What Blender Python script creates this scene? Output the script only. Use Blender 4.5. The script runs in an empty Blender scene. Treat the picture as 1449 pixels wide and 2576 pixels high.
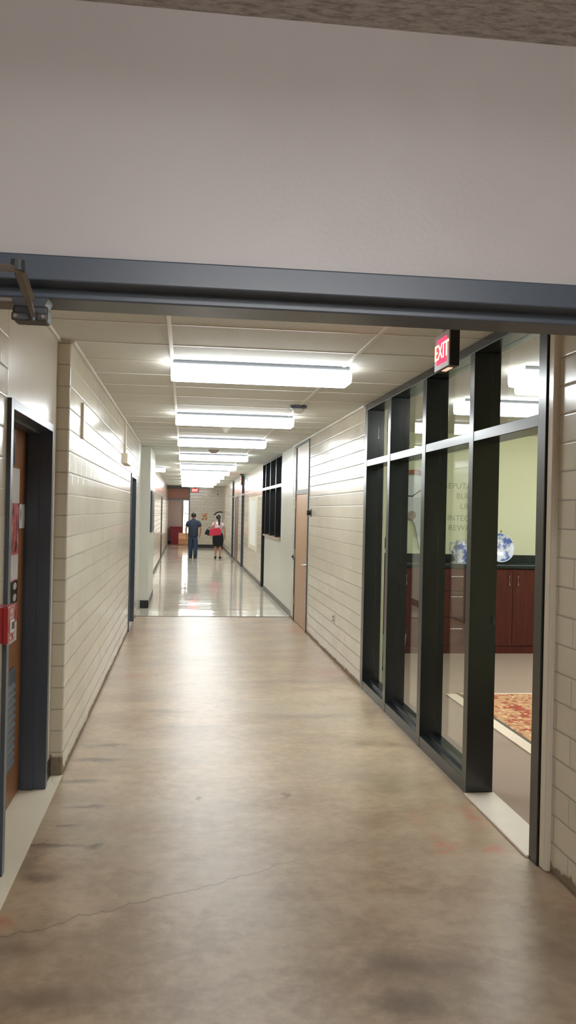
import bpy, bmesh, math, random
from mathutils import Vector, Matrix
random.seed(7)
S = bpy.context.scene
COL = S.collection
PI = math.pi

# ------------------------------------------------------------------ nodes
def lin(r, g, b):
    f = lambda c: (c/255/12.92) if c/255 <= .04045 else ((c/255+.055)/1.055)**2.4
    return (f(r), f(g), f(b), 1)

class N:
    def __init__(s, name):
        s.m = bpy.data.materials.new(name); s.m.use_nodes = True
        s.t = s.m.node_tree; s.t.nodes.clear()
        s.out = s.t.nodes.new('ShaderNodeOutputMaterial')
    def put(s, sock, v):
        if v is None: return
        if hasattr(v, 'is_output'): s.t.links.new(v, sock)
        else: sock.default_value = v
    def pos(s):
        return s.t.nodes.new('ShaderNodeNewGeometry').outputs['Position']
    def obj(s):
        return s.t.nodes.new('ShaderNodeTexCoord').outputs['Object']
    def gen(s):
        return s.t.nodes.new('ShaderNodeTexCoord').outputs['Generated']
    def sep(s, v):
        n = s.t.nodes.new('ShaderNodeSeparateXYZ'); s.put(n.inputs[0], v); return n.outputs[0], n.outputs[1], n.outputs[2]
    def comb(s, x, y, z):
        n = s.t.nodes.new('ShaderNodeCombineXYZ')
        for i, v in enumerate((x, y, z)): s.put(n.inputs[i], v)
        return n.outputs[0]
    def ma(s, op, a, b=None, c=None, clamp=False):
        n = s.t.nodes.new('ShaderNodeMath'); n.operation = op; n.use_clamp = clamp
        s.put(n.inputs[0], a); s.put(n.inputs[1], b); s.put(n.inputs[2], c); return n.outputs[0]
    def vm(s, op, a, b):
        n = s.t.nodes.new('ShaderNodeVectorMath'); n.operation = op
        s.put(n.inputs[0], a); s.put(n.inputs[1], b); return n.outputs[0]
    def noise(s, vec, scale, detail=3, rough=.55, color=False):
        n = s.t.nodes.new('ShaderNodeTexNoise'); s.put(n.inputs['Vector'], vec)
        n.inputs['Scale'].default_value = scale; n.inputs['Detail'].default_value = detail; n.inputs['Roughness'].default_value = rough
        return n.outputs['Color' if color else 'Fac']
    def vor(s, vec, scale, feature='F1'):
        n = s.t.nodes.new('ShaderNodeTexVoronoi'); s.put(n.inputs['Vector'], vec); n.inputs['Scale'].default_value = scale; n.feature = feature
        return n.outputs['Distance'], n.outputs.get('Color')
    def step(s, v, a, b):
        n = s.t.nodes.new('ShaderNodeMapRange'); n.interpolation_type = 'SMOOTHSTEP'
        s.put(n.inputs[0], v); n.inputs[1].default_value = a; n.inputs[2].default_value = b; return n.outputs[0]
    def mix(s, f, a, b, mode='MIX'):
        n = s.t.nodes.new('ShaderNodeMix'); n.data_type = 'RGBA'; n.blend_type = mode
        s.put(n.inputs[0], f); s.put(n.inputs[6], a); s.put(n.inputs[7], b); return n.outputs[2]
    def brick(s, vec, w, h, mortar, c1, c2, cm, offset=.5, smooth=.1):
        n = s.t.nodes.new('ShaderNodeTexBrick'); s.put(n.inputs['Vector'], vec); n.offset = offset
        n.inputs['Color1'].default_value = c1; n.inputs['Color2'].default_value = c2; n.inputs['Mortar'].default_value = cm
        n.inputs['Scale'].default_value = 1; n.inputs['Mortar Size'].default_value = mortar; n.inputs['Mortar Smooth'].default_value = smooth
        n.inputs['Brick Width'].default_value = w; n.inputs['Row Height'].default_value = h
        return n.outputs['Color'], n.outputs['Fac']
    def bump(s, h, strength=.3, dist=.01, normal=None):
        n = s.t.nodes.new('ShaderNodeBump'); s.put(n.inputs['Height'], h)
        n.inputs['Strength'].default_value = strength; n.inputs['Distance'].default_value = dist
        if normal is not None: s.put(n.inputs['Normal'], normal)
        return n.outputs[0]
    def bsdf(s, color, rough=.5, metal=0., normal=None, spec=.5, emit=None, es=0, **kw):
        n = s.t.nodes.new('ShaderNodeBsdfPrincipled')
        s.put(n.inputs['Base Color'], color); s.put(n.inputs['Roughness'], rough); s.put(n.inputs['Metallic'], metal)
        s.put(n.inputs['Specular IOR Level'], spec)
        if normal is not None: s.put(n.inputs['Normal'], normal)
        if emit is not None: s.put(n.inputs['Emission Color'], emit); n.inputs['Emission Strength'].default_value = es
        for k, v in kw.items(): s.put(n.inputs[k.replace('_', ' ')], v)
        s.t.links.new(n.outputs[0], s.out.inputs[0]); return s.m

def plain(name, rgb, rough=.5, metal=0, spec=.5, var=.06, scale=25, bump=0., es=0, emit=None):
    n = N(name); c = lin(*rgb) if max(rgb) > 1 else (*rgb, 1)
    no = n.noise(n.obj(), scale, 3)
    d = tuple(x*(1-var) for x in c[:3])+(1,); e = tuple(min(1, x*(1+var)) for x in c[:3])+(1,)
    col = n.mix(no, d, e)
    nm = n.bump(no, .4, bump) if bump else None
    return n.bsdf(col, rough, metal, nm, spec, emit, es)

M = {}
CREAM = (216, 209, 193)
def tile_mat(name, axis, stain=None, cream=CREAM, bw=.305):
    n = N(name); p = n.pos(); x, y, z = n.sep(p)
    u = {'x': x, 'y': y}[axis]
    zz = n.ma('ADD', z, .1353*4-.0117)
    v = n.comb(n.ma('ADD', u, 20), zz, 0)
    c = lin(*cream)
    c1 = tuple(a*1.02 for a in c[:3])+(1,); c2 = tuple(a*.95 for a in c[:3])+(1,)
    cm = tuple(a*.58 for a in c[:3])+(1,)
    col, fac = n.brick(v, bw, .1353, .0035, c1, c2, cm, .5, .3)
    _, fac2 = n.brick(v, bw, .1353, .010, c1, c2, cm, .5, 1.)
    fz = n.ma('ABSOLUTE', n.ma('SUBTRACT', n.ma('FRACT', n.ma('ADD', n.ma('DIVIDE', zz, .1353), .5)), .5))
    bed = n.step(fz, .05, .022)
    col = n.mix(n.ma('MULTIPLY', bed, .65), col, cm)  # bed joints darkened again, with the shadow of their grooves painted in
    big = n.noise(p, 1.3, 3)
    col = n.mix(n.ma('MULTIPLY', n.step(big, .4, .75), .16), col, lin(196, 184, 160))
    rough = n.ma('ADD', n.ma('MULTIPLY', n.ma('MAXIMUM', fac, bed), .5), n.ma('ADD', n.ma('MULTIPLY', n.noise(p, 5, 2), .10), .13))
    if stain:
        hgt, amp = stain
        edge = n.ma('ADD', n.ma('MULTIPLY', n.ma('SUBTRACT', n.noise(n.comb(n.ma('MULTIPLY', u, 1), n.ma('MULTIPLY', z, .45), x), 16, 4, .7), .5), amp*2.6),
                    n.ma('MULTIPLY', n.ma('SUBTRACT', n.noise(n.comb(u, 0, 0), 1.6, 2), .45), amp*2.5))
        if axis == 'y': hgt = n.ma('ADD', n.ma('MULTIPLY', n.step(y, 5.445, 5.43), n.ma('MULTIPLY', n.step(y, 5.3, 5.4), .07)), hgt)
        m = n.step(n.ma('SUBTRACT', n.ma('ADD', edge, hgt), z), -.006, .012)
        dirt = n.mix(n.noise(p, 30, 4), lin(62, 48, 34), lin(150, 128, 98))
        col = n.mix(n.ma('MULTIPLY', m, .85), col, dirt)
        rough = n.ma('ADD', rough, n.ma('MULTIPLY', m, .5))
    h = n.ma('ADD', n.ma('MULTIPLY', fac2, -1), n.ma('MULTIPLY', n.noise(p, 9, 2), .25))
    nm = n.bump(h, .28, .004)
    return n.bsdf(col, rough, 0, nm, .5)

M['tile_y'] = tile_mat('glazed_block_long', 'y', (.042, .04))
M['tile_y_clean'] = tile_mat('glazed_block_clean', 'y')
M['tile_near'] = tile_mat('glazed_block_near', 'y', (.05, .05))
M['tile_x_dirty'] = tile_mat('glazed_block_return', 'x', (.115, .02), bw=7.)
M['tile_x'] = tile_mat('glazed_block_end', 'x')
M['white_plaster'] = plain('white_plaster', (216, 210, 198), .22, var=.03, scale=6, bump=.001)
M['far_white'] = plain('white_painted_wall', (214, 214, 204), .28, var=.03, scale=6, bump=.001)
M['bullnose'] = plain('bullnose_glaze', (220, 212, 196), .18, var=.03)

def header_mat():
    n = N('header_paint'); p = n.pos()
    a = n.noise(p, 90, 4, .6); b = n.noise(p, 1.5, 3)
    col = n.mix(n.step(b, .3, .7), lin(200, 195, 193), lin(190, 184, 181))
    return n.bsdf(col, .38, 0, n.bump(a, .35, .0016), .4)
M['header'] = header_mat()
M['slate'] = plain('slate_enamel', (76, 85, 97), .34, var=.04, scale=40)
M['slate_dark'] = plain('slate_enamel_deep', (72, 80, 92), .38, var=.04)
M['black_alu'] = plain('black_aluminium', (14, 20, 24), .25, metal=.0, spec=.7, var=.08)
M['wood_door'] = None
def wood(name, c1, c2, rough=.4):
    n = N(name); x, y, z = n.sep(n.pos())
    v = n.comb(n.ma('MULTIPLY', x, 14), n.ma('MULTIPLY', y, 14), n.ma('MULTIPLY', z, .9))
    a = n.noise(v, 2.2, 5, .6)
    return n.bsdf(n.mix(n.step(a, .3, .72), lin(*c1), lin(*c2)), rough, 0, None, .35)
M['wood_door'] = wood('oak_veneer', (116, 76, 46), (140, 94, 58))
M['tan_door'] = wood('tan_veneer', (184, 146, 112), (196, 158, 124), .4)
M['brown_door'] = wood('brown_veneer', (128, 104, 90), (142, 116, 102), .4)
M['cherry'] = wood('cherry_laminate', (70, 30, 25), (86, 38, 30), .35)
M['pale_panel'] = plain('pale_transom_panel', (214, 204, 192), .35, var=.03)

def ceil_mat(name, c, sc, amp):
    n = N(name); p = n.pos()
    a = n.noise(p, sc, 5, .7)
    col = n.mix(n.step(a, .35, .65), lin(*[int(k*.93) for k in c]), lin(*c))
    return n.bsdf(col, .85, 0, n.bump(a, .6, amp), .2)
M['ceiling'] = ceil_mat('acoustic_tile', (222, 222, 216), 140, .0015)
def rough_ceiling():
    n = N('worm_tile'); p = n.pos(); x, y, z = n.sep(p)
    v = n.comb(n.ma('MULTIPLY', x, 22), n.ma('MULTIPLY', y, 70), 0)
    a = n.noise(v, 1, 5, .7)
    col = n.mix(n.step(a, .35, .6), lin(150, 146, 142), lin(196, 192, 187))
    return n.bsdf(col, .9, 0, n.bump(a, .9, .006), .2)
M['near_ceiling'] = rough_ceiling()
M['tbar'] = plain('white_grid_bar', (226, 224, 218), .45, var=.02)

def concrete():
    n = N('stained_concrete'); p = n.pos(); x, y, z = n.sep(p)
    w = n.noise(p, 3.0, 4, .6, color=True)
    wv = n.vm('SUBTRACT', w, (.5, .5, .5))
    wx, wy, _ = n.sep(wv)
    streak = n.noise(n.comb(n.ma('MULTIPLY', x, 1.1), n.ma('MULTIPLY', y, 1.7), 0), 1.5, 6, .62)
    fine = n.noise(p, 14, 5, .65)
    big = n.noise(p, .8, 3)
    f = n.ma('ADD', n.ma('MULTIPLY', streak, .6), n.ma('MULTIPLY', fine, .4))
    col = n.mix(n.step(f, .34, .66), lin(162, 138, 112), lin(200, 178, 150))
    col = n.mix(n.ma('MULTIPLY', n.step(big, .4, .68), .35), col, lin(172, 164, 144))
    col = n.mix(n.ma('MULTIPLY', n.step(n.noise(n.vm('ADD', p, (7, 3, 0)), 2.3, 4, .6), .56, .74), .38), col, lin(146, 118, 94))
    # browner, mottled tone that grows toward the near end
    near = n.step(y, 5.2, 2.4)
    col = n.mix(n.ma('MULTIPLY', near, n.ma('ADD', .12, n.ma('MULTIPLY', n.step(n.noise(n.vm('ADD', p, (2, 9, 0)), 3.2, 5, .65), .42, .68), .5))), col, lin(140, 112, 86))
    w2 = n.vm('SUBTRACT', n.noise(p, 11, 5, .7, color=True), (.5, .5, .5)); w2x, w2y, _ = n.sep(w2)
    px = n.ma('ADD', x, n.ma('ADD', n.ma('MULTIPLY', wx, .20), n.ma('MULTIPLY', w2x, .16))); py = n.ma('ADD', y, n.ma('ADD', n.ma('MULTIPLY', wy, .16), n.ma('MULTIPLY', w2y, .10)))
    def blob(cx, cy, rx, ry, k, c, inner=.35):
        nonlocal col
        d = n.ma('SQRT', n.ma('ADD', n.ma('POWER', n.ma('ABSOLUTE', n.ma('DIVIDE', n.ma('SUBTRACT', px, cx), rx)), 2), n.ma('POWER', n.ma('ABSOLUTE', n.ma('DIVIDE', n.ma('SUBTRACT', py, cy), ry)), 2)))
        col = n.mix(n.ma('MULTIPLY', n.step(d, 1.15, inner-.25), k), col, c)
    DK = lin(92, 76, 66)
    for b in [(.82, 3.08, .20, .13, .60), (.80, 2.84, .16, .12, .6), (1.0, 3.05, .15, .10, .35), (-.66, 4.29, .30, .035, .7), (-.42, 4.29, .05, .045, .8), (-.52, 4.86, .19, .04, .7),
              (-.58, 4.56, .12, .03, .6), (.121, 4.94, .035, .035, .7), (.63, 4.98, .03, .05, .65), (-.60, 5.30, .2, .05, .6), (-.55, 5.75, .22, .06, .55), (-.5, 6.1, .25, .05, .5),
              (-.62, 3.95, .12, .06, .65), (-.70, 4.1, .08, .2, .45), (-.6, 3.3, .18, .16, .35), (-.45, 2.95, .3, .12, .45), (1.55, 3.1, .25, .4, .3), (.12, 6.6, .35, .10, .3), (1.0, 6.9, .4, .1, .3), (-.1, 7.1, .3, .06, .35), (1.3, 5.2, .3, .25, .25), (.1, 9.6, .4, .3, .25), (.9, 8.3, .5, .1, .25), (-.70, 2.9, .12, .5, .45)]:
        blob(*b, DK)
    RD = lin(190, 102, 78)
    for b in [(1.55, 8.8, .26, .35, .35), (-.55, 11.7, .22, .4, .45), (1.6, 11.9, .2, .6, .35), (-.70, 3.52, .05, .12, .6), (-.45, 8.6, .25, .25, .35), (-.2, 4.5, .2, .1, .18), (1.74, 3.3, .08, .4, .3)]:
        blob(*b, RD, .1)
    # faded sprayed rectangle in front of the office doorway
    bx = n.ma('SUBTRACT', n.ma('ABSOLUTE', n.ma('SUBTRACT', n.ma('ADD', x, n.ma('MULTIPLY', wx, .06)), 1.49)), .15)
    by = n.ma('SUBTRACT', n.ma('ABSOLUTE', n.ma('SUBTRACT', n.ma('ADD', y, n.ma('MULTIPLY', wy, .10)), 4.39)), .27)
    ring = n.ma('ABSOLUTE', n.ma('MAXIMUM', bx, n.ma('MULTIPLY', by, .6)))
    rm = n.ma('MULTIPLY', n.step(ring, .075, .0), n.step(n.noise(p, 7, 4, .7), .42, .62))
    col = n.mix(n.ma('MULTIPLY', rm, .55), col, RD)
    # hairline crack
    cy = n.ma('ADD', n.ma('MULTIPLY', x, .49), 3.735)
    cy = n.ma('ADD', cy, n.ma('MULTIPLY', n.ma('SUBTRACT', n.noise(n.comb(x, 0, 0), 3, 6, .65), .5), .34))
    cm = n.ma('MULTIPLY', n.step(n.ma('ABSOLUTE', n.ma('SUBTRACT', y, cy)), .009, .001), n.step(x, .9, .2))
    col = n.mix(n.ma('MULTIPLY', cm, .55), col, lin(84, 70, 60))
    spk = n.step(n.vor(p, 9)[0], .035, .012)
    col = n.mix(n.ma('MULTIPLY', spk, n.ma('MULTIPLY', n.step(n.noise(p, 2.5, 2), .55, .65), .6)), col, lin(80, 68, 58))
    rough = n.ma('ADD', .25, n.ma('MULTIPLY', f, .16))
    nm = n.bump(n.ma('ADD', n.noise(p, 5, 3), n.ma('MULTIPLY', fine, .3)), .10, .004)
    return n.bsdf(col, rough, 0, nm, .45)
M['concrete'] = concrete()

def vct():
    n = N('waxed_vinyl_tile'); p = n.pos(); x, y, z = n.sep(p)
    v = n.comb(n.ma('ADD', x, 30.725), n.ma('ADD', y, .02), 0)
    col, fac = n.brick(v, .305, .305, .0012, lin(232, 226, 212), lin(226, 219, 204), lin(206, 199, 184), 0, .2)
    speck = n.noise(p, 60, 3, .7)
    col = n.mix(n.ma('MULTIPLY', n.step(speck, .5, .7), .2), col, lin(190, 180, 162))
    wave = n.noise(n.comb(n.ma('MULTIPLY', x, .55), n.ma('MULTIPLY', y, 1.1), 0), 1.0, 2, .5)
    nm = n.bump(n.ma('ADD', wave, n.ma('MULTIPLY', fac, -.05)), .6, .016)
    return n.bsdf(col, .08, 0, nm, .38)
M['vct'] = vct()
M['recess_vct'] = plain('cream_vinyl_strip', (238, 228, 206), .3, var=.05, scale=6)
M['marble'] = plain('white_marble_sill', (232, 222, 210), .25, var=.05, scale=10)
M['carpet'] = plain('taupe_carpet', (160, 142, 128), .95, var=.14, scale=160, bump=.003, spec=.1)
M['yellow'] = plain('pale_yellow_paint', (222, 226, 190), .6, var=.02, scale=4)
M['black_base'] = plain('black_vinyl_base', (26, 27, 27), .4)
M['gray_base'] = plain('grey_vinyl_base', (92, 86, 78), .4)
M['dark_stone'] = plain('dark_green_laminate', (24, 36, 36), .22, var=.3, scale=120)
M['chrome'] = plain('brushed_steel', (200, 196, 190), .25, metal=1, var=.03)
M['closer_metal'] = plain('worn_closer_steel', (128, 118, 110), .42, metal=.55, var=.1)
M['closer_dark'] = plain('grey_painted_casting', (66, 68, 70), .45, metal=.2, var=.1)
M['white_enamel'] = plain('white_enamel', (226, 226, 220), .4, var=.02)
M['housing'] = plain('white_tray_in_shade', (70, 72, 74), .5, var=.03)  # white tray coloured dark grey to carry the shade on its sides
M['red_plastic'] = plain('red_plastic', (166, 36, 42), .3, var=.05)
M['white_print'] = plain('white_print', (235, 225, 220), .5, var=.02)
M['paper'] = plain('white_paper', (226, 226, 224), .6, var=.03, scale=8)
M['black'] = plain('black_plastic', (22, 22, 22), .4)
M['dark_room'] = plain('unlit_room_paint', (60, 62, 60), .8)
M['light_plastic'] = plain('beige_plastic', (216, 206, 186), .4, var=.02)
M['brown_glass'] = plain('brown_transom_panel', (164, 112, 92), .4, spec=.3, var=.08, scale=4)
M['lobby'] = plain('lobby_taupe_paint', (168, 150, 142), .6, var=.04, scale=3)
M['cardboard'] = plain('cardboard', (208, 160, 118), .7, var=.06)
M['red_bin'] = plain('dark_red_plastic', (118, 24, 36), .5, var=.08)
M['tan_sill'] = plain('tan_sill_laminate', (168, 150, 128), .4)
def emis(name, rgb, s):
    n = N(name); e = n.t.nodes.new('ShaderNodeEmission'); e.inputs[0].default_value = (*rgb, 1); e.inputs[1].default_value = s
    n.t.links.new(e.outputs[0], n.out.inputs[0]); return n.m
LENS = 20.0
M['lens'] = emis('glowing_diffuser', (.93, .98, 1.0), LENS)
M['lens_room'] = emis('glowing_diffuser_side', (.97, .985, .98), 22.0)
M['lens_near'] = emis('glowing_diffuser_near', (.99, .985, .98), 30.0)
M['exit_red'] = emis('lit_red_letters', (1.0, .20, .09), 11)
M['exit_core'] = emis('lit_red_field', (1.0, .014, .03), 8)
M['exit_glow'] = emis('lit_down_lens', (1.0, .5, .35), 1.4)
M['daylight'] = emis('daylit_opening', (1.0, .93, .82), 5.0)

def glass_mat():
    n = N('clear_glass')
    gm = n.t.nodes.new('ShaderNodeNewGeometry'); dt = n.t.nodes.new('ShaderNodeVectorMath'); dt.operation = 'DOT_PRODUCT'
    n.t.links.new(gm.outputs['Normal'], dt.inputs[0]); n.t.links.new(gm.outputs['Incoming'], dt.inputs[1])
    fr = n.ma('ADD', n.ma('MULTIPLY', n.ma('POWER', n.ma('SUBTRACT', 1.0, n.ma('ABSOLUTE', dt.outputs['Value'])), 5), .72), .04)
    tr = n.t.nodes.new('ShaderNodeBsdfTransparent'); tr.inputs[0].default_value = (.95, .97, .955, 1)
    gl = n.t.nodes.new('ShaderNodeBsdfGlossy'); gl.inputs[1].default_value = .01
    nz = n.noise(n.pos(), 3, 1)
    n.t.links.new(n.bump(nz, .05, .002), gl.inputs['Normal'])
    mx = n.t.nodes.new('ShaderNodeMixShader')
    n.t.links.new(fr, mx.inputs[0]); n.t.links.new(tr.outputs[0], mx.inputs[1]); n.t.links.new(gl.outputs[0], mx.inputs[2])
    n.t.links.new(mx.outputs[0], n.out.inputs[0]); return n.m
M['glass'] = glass_mat()

# ------------------------------------------------------------------ mesh helpers
BASE = {}
class MB:
    def __init__(s): s.bm = bmesh.new()
    def box(s, x0, x1, y0, y1, z0, z1, bev=0, seg=2):
        r = bmesh.ops.create_cube(s.bm, size=1); vs = r['verts']
        for v in vs:
            v.co = Vector(((x0+x1)/2+v.co.x*(x1-x0), (y0+y1)/2+v.co.y*(y1-y0), (z0+z1)/2+v.co.z*(z1-z0)))
        if bev:
            es = list({e for v in vs for e in v.link_edges})
            bmesh.ops.bevel(s.bm, geom=es, offset=bev, segments=seg, affect='EDGES', profile=.5)
        return s
    def prism(s, poly, axis, a, b):
        # poly: list of 2D points in the plane of the two other axes, extruded along axis from a to b
        def P(q, t):
            if axis == 'x': return Vector((t, q[0], q[1]))
            if axis == 'y': return Vector((q[0], t, q[1]))
            return Vector((q[0], q[1], t))
        A = [s.bm.verts.new(P(q, a)) for q in poly]; B = [s.bm.verts.new(P(q, b)) for q in poly]
        n = len(poly)
        s.bm.faces.new(A); s.bm.faces.new(B[::-1])
        for i in range(n): s.bm.faces.new((A[i], B[i], B[(i+1) % n], A[(i+1) % n]))
        bmesh.ops.recalc_face_normals(s.bm, faces=s.bm.faces[:]); return s
    def tube(s, pts, r, seg=12, cap=True):
        pts = [Vector(p) for p in pts]; rs = r if isinstance(r, (list, tuple)) else [r]*len(pts)
        rings = []; up = Vector((0, 0, 1))
        for i, p in enumerate(pts):
            d = (pts[min(i+1, len(pts)-1)]-pts[max(i-1, 0)]).normalized()
            a = d.cross(up);
            if a.length < .05: a = d.cross(Vector((0, 1, 0)))
            a.normalize(); b = d.cross(a).normalized()
            rings.append([s.bm.verts.new(p+(a*math.cos(2*PI*k/seg)+b*math.sin(2*PI*k/seg))*rs[i]) for k in range(seg)])
        for i in range(len(rings)-1):
            for k in range(seg): s.bm.faces.new((rings[i][k], rings[i][(k+1) % seg], rings[i+1][(k+1) % seg], rings[i+1][k]))
        if cap: s.bm.faces.new(rings[0][::-1]); s.bm.faces.new(rings[-1])
        bmesh.ops.recalc_face_normals(s.bm, faces=s.bm.faces[:]); return s
    def lathe(s, prof, c, axis='z', seg=28, cap=True):
        rings = []
        for r, h in prof:
            ring = []
            for k in range(seg):
                a = 2*PI*k/seg; u, v = max(r, 1e-4)*math.cos(a), max(r, 1e-4)*math.sin(a)
                o = {'z': (u, v, h), 'y': (u, h, v), 'x': (h, u, v)}[axis]
                ring.append(s.bm.verts.new(Vector(c)+Vector(o)))
            rings.append(ring)
        for i in range(len(rings)-1):
            for k in range(seg): s.bm.faces.new((rings[i][k], rings[i][(k+1) % seg], rings[i+1][(k+1) % seg], rings[i+1][k]))
        if cap: s.bm.faces.new(rings[0]); s.bm.faces.new(rings[-1])
        bmesh.ops.recalc_face_normals(s.bm, faces=s.bm.faces[:]); return s
    def xf(s, mat):
        bmesh.ops.transform(s.bm, matrix=mat, verts=s.bm.verts[:]); return s
    def build(s, name, mat, parent=None, smooth=False):
        me = bpy.data.meshes.new(name); s.bm.to_mesh(me); s.bm.free()
        return fin(me, name, mat, parent, smooth)

def fin(me, name, mat, parent=None, smooth=False):
    o = bpy.data.objects.new(name, me); COL.objects.link(o)
    if mat is not None:
        me.materials.clear(); me.materials.append(mat)
    if parent is not None:
        L = BASE[parent]; me.transform(Matrix.Translation(-L)); o.parent = parent; BASE[o] = L
    else:
        BASE[o] = Vector((0, 0, 0))
    if smooth:
        for p in me.polygons: p.use_smooth = True
    return o

def thing(name, label, cat, loc, group=None):
    o = bpy.data.objects.new(name, None); COL.objects.link(o); o.location = loc; o.empty_display_size = .1
    o['label'] = label; o['category'] = cat
    if group: o['group'] = group
    BASE[o] = Vector(loc); return o
def tag(o, label, cat, group=None):
    o['label'] = label; o['category'] = cat
    if group: o['group'] = group
    # put the origin at the base of the mesh
    vs = [v.co for v in o.data.vertices]
    c = Vector((sum(v.x for v in vs)/len(vs), sum(v.y for v in vs)/len(vs), min(v.z for v in vs)))
    o.data.transform(Matrix.Translation(-c)); o.location = c; BASE[o] = c
    return o
def struct(o):
    o['kind'] = 'structure'; return o
def sroot(name, loc):
    o = bpy.data.objects.new(name, None); COL.objects.link(o); o.location = loc; o['kind'] = 'structure'; BASE[o] = Vector(loc); return o
def sbox(name, mat, *b, bev=0):
    return struct(MB().box(*b, bev=bev).build(name, M[mat]))
def part(name, mat, parent, *b, bev=0):
    return MB().box(*b, bev=bev).build(name, M[mat], parent)
def copy_tree(o, parent=None):
    c = o.copy(); COL.objects.link(c)
    if parent is not None: c.parent = parent
    for ch in o.children: copy_tree(ch, c)
    return c
def text_mesh(body, size, mat, name, parent, mtx, extrude=.001, align='CENTER'):
    cu = bpy.data.curves.new(name, 'FONT'); cu.body = body; cu.size = size; cu.extrude = extrude; cu.align_x = align; cu.align_y = 'CENTER'
    t = bpy.data.objects.new(name, cu); COL.objects.link(t)
    dg = bpy.context.evaluated_depsgraph_get(); dg.update()
    me = bpy.data.meshes.new_from_object(t.evaluated_get(dg)); bpy.data.objects.remove(t)
    me.transform(mtx); me.name = name
    return fin(me, name, mat, parent)

# ------------------------------------------------------------------ the setting
XL, XR = -.725, 1.73          # corridor wall planes
RL, RR = -.805, 1.765         # near recessed planes
CH = 2.74
sbox('floor', 'concrete', -2.6, 3.6, -7, 1.9, -.1, 0)
sbox('floor', 'concrete', XL, 1.90, 1.9, 13.40, -.1, 0)
sbox('floor', 'vct', -3.6, 1.90, 13.40, 42.5, -.1, .003)
sbox('floor', 'recess_vct', -1.0, XL, 1.9, 13.40, -.1, .002)
sbox('floor', 'carpet', 1.90, 6.6, 1.9, 10.6, -.1, .004)
sbox('trim_1', 'gray_base', XL, XR, 13.375, 13.40, 0, .006)
sbox('trim_2', 'marble', 1.715, 1.905, 3.99, 4.92, 0, .014, bev=.005)
# near hall
sbox('ceiling', 'near_ceiling', -2.6, 3.6, -7, 1.72, 2.70, 2.8)
sbox('wall_front', 'header', -2.6, 3.6, 1.72, 1.90, 2.175, 2.8)
sbox('wall_front', 'header', -2.6, -.83, 1.72, 1.90, 0, 2.175)
sbox('wall_front', 'header', 1.83, 3.6, 1.72, 1.90, 0, 2.175)
sbox('wall_near_left', 'header', -2.7, -2.6, -7, 1.9, 0, 2.8)
sbox('wall_near_right', 'header', 3.6, 3.7, -7, 1.9, 0, 2.8)
sbox('wall_near_back', 'header', -2.7, 3.7, -7.1, -7, 0, 2.8)
# cased opening: steel frame with rabbets and stop
d1 = sroot('door_1', (.5, 1.8, 0))
part('frame_head', 'slate', d1, -.83, 1.83, 1.70, 1.755, 2.134, 2.185, bev=.003)
part('door_stop', 'slate', d1, -.79, 1.79, 1.755, 1.86, 2.112, 2.16, bev=.003)
part('frame_head_back', 'slate', d1, -.83, 1.83, 1.86, 1.92, 2.134, 2.185, bev=.003)
for a, b, c, d in ((-.83, -.78, -.78, -.765), (1.78, 1.83, 1.765, 1.78)):
    part('frame_jamb', 'slate', d1, a, b, 1.70, 1.92, 0, 2.134, bev=.003)
    part('jamb_stop', 'slate', d1, c, d, 1.755, 1.86, 0, 2.112)
# ceilings beyond
sbox('ceiling', 'ceiling', -3.6, 1.9, 1.9, 42.5, CH, 2.86)
sbox('ceiling_office', 'ceiling', 1.9, 6.6, 1.9, 10.6, CH, 2.86)
g = MB()
for k in range(-3, 2):
    xx = -.105+1.22*k
    if -.9 < xx < 1.9: g.box(xx-.012, xx+.012, 1.9, 41.9, CH-.006, CH+.002)
k = 0
y = 4.83-.61*4
while y < 37.7:
    g.box((RL if y < 5.42 else XL)+.005, XR-.005, y-.012, y+.012, CH-.004, CH+.002); y += .61
g.box(XL, XL+.02, 5.42, 13.4, CH-.02, CH+.001); g.box(XR-.02, XR, 8.03, 13.4, CH-.02, CH+.001); g.box(RL, RL+.02, 1.9, 5.42, CH-.02, CH+.001)
struct(g.build('trim_3', M['tbar']))

# left wall
sbox('wall_left', 'tile_near', -1.0, RL, 1.9, 3.95, 0, CH)
sbox('wall_left', 'white_plaster', -1.0, RL, 3.95, 5.22, 2.182, CH)
sbox('wall_left', 'white_plaster', -1.0, RL, 5.22, 5.42, 0, CH)
MBt = MB().box(-1.0, XL, 5.42, 11.65, 0, CH)
bmesh.ops.bevel(MBt.bm, geom=[e for e in MBt.bm.edges if all(abs(v.co.x-XL) < 1e-4 and abs(v.co.y-5.42) < 1e-4 for v in e.verts)], offset=.018, segments=6, affect='EDGES', profile=.5)
wl = struct(MBt.build('wall_left', M['tile_y'], smooth=True))
wl.data.set_sharp_from_angle(angle=math.radians(40))
sbox('wall_left', 'tile_y', -1.0, XL, 11.65, 12.80, 2.17, CH)
sbox('wall_left', 'tile_y', -1.0, XL, 12.80, 13.40, 0, CH)
sbox('wall_left', 'far_white', -1.0, XL, 13.40, 14.45, 0, CH)
sbox('wall_left_pier', 'far_white', -1.0, -.575, 14.45, 16.6, 0, CH, bev=.01)
sbox('baseboard_left', 'black_base', -.805, -.797, 5.225, 5.42, .002, .11)
sbox('baseboard_pier', 'black_base', -.71, -.570, 14.442, 14.452, .003, .135)
sbox('baseboard_pier', 'black_base', -.577, -.568, 14.442, 16.6, .003, .125)
sbox('wall_left_hall', 'far_white', -3.7, -3.6, 16.4, 22.1, 0, CH)
sbox('wall_left_hall', 'far_white', -3.7, -1.0, 16.4, 16.55, 0, CH)
sbox('wall_left_hall', 'tile_x', -3.7, -.776, 21.9, 22.0, 0, CH)
sbox('wall_left', 'tile_y_clean', -1.0, -.756, 21.92, 28.25, 0, CH)
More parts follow.
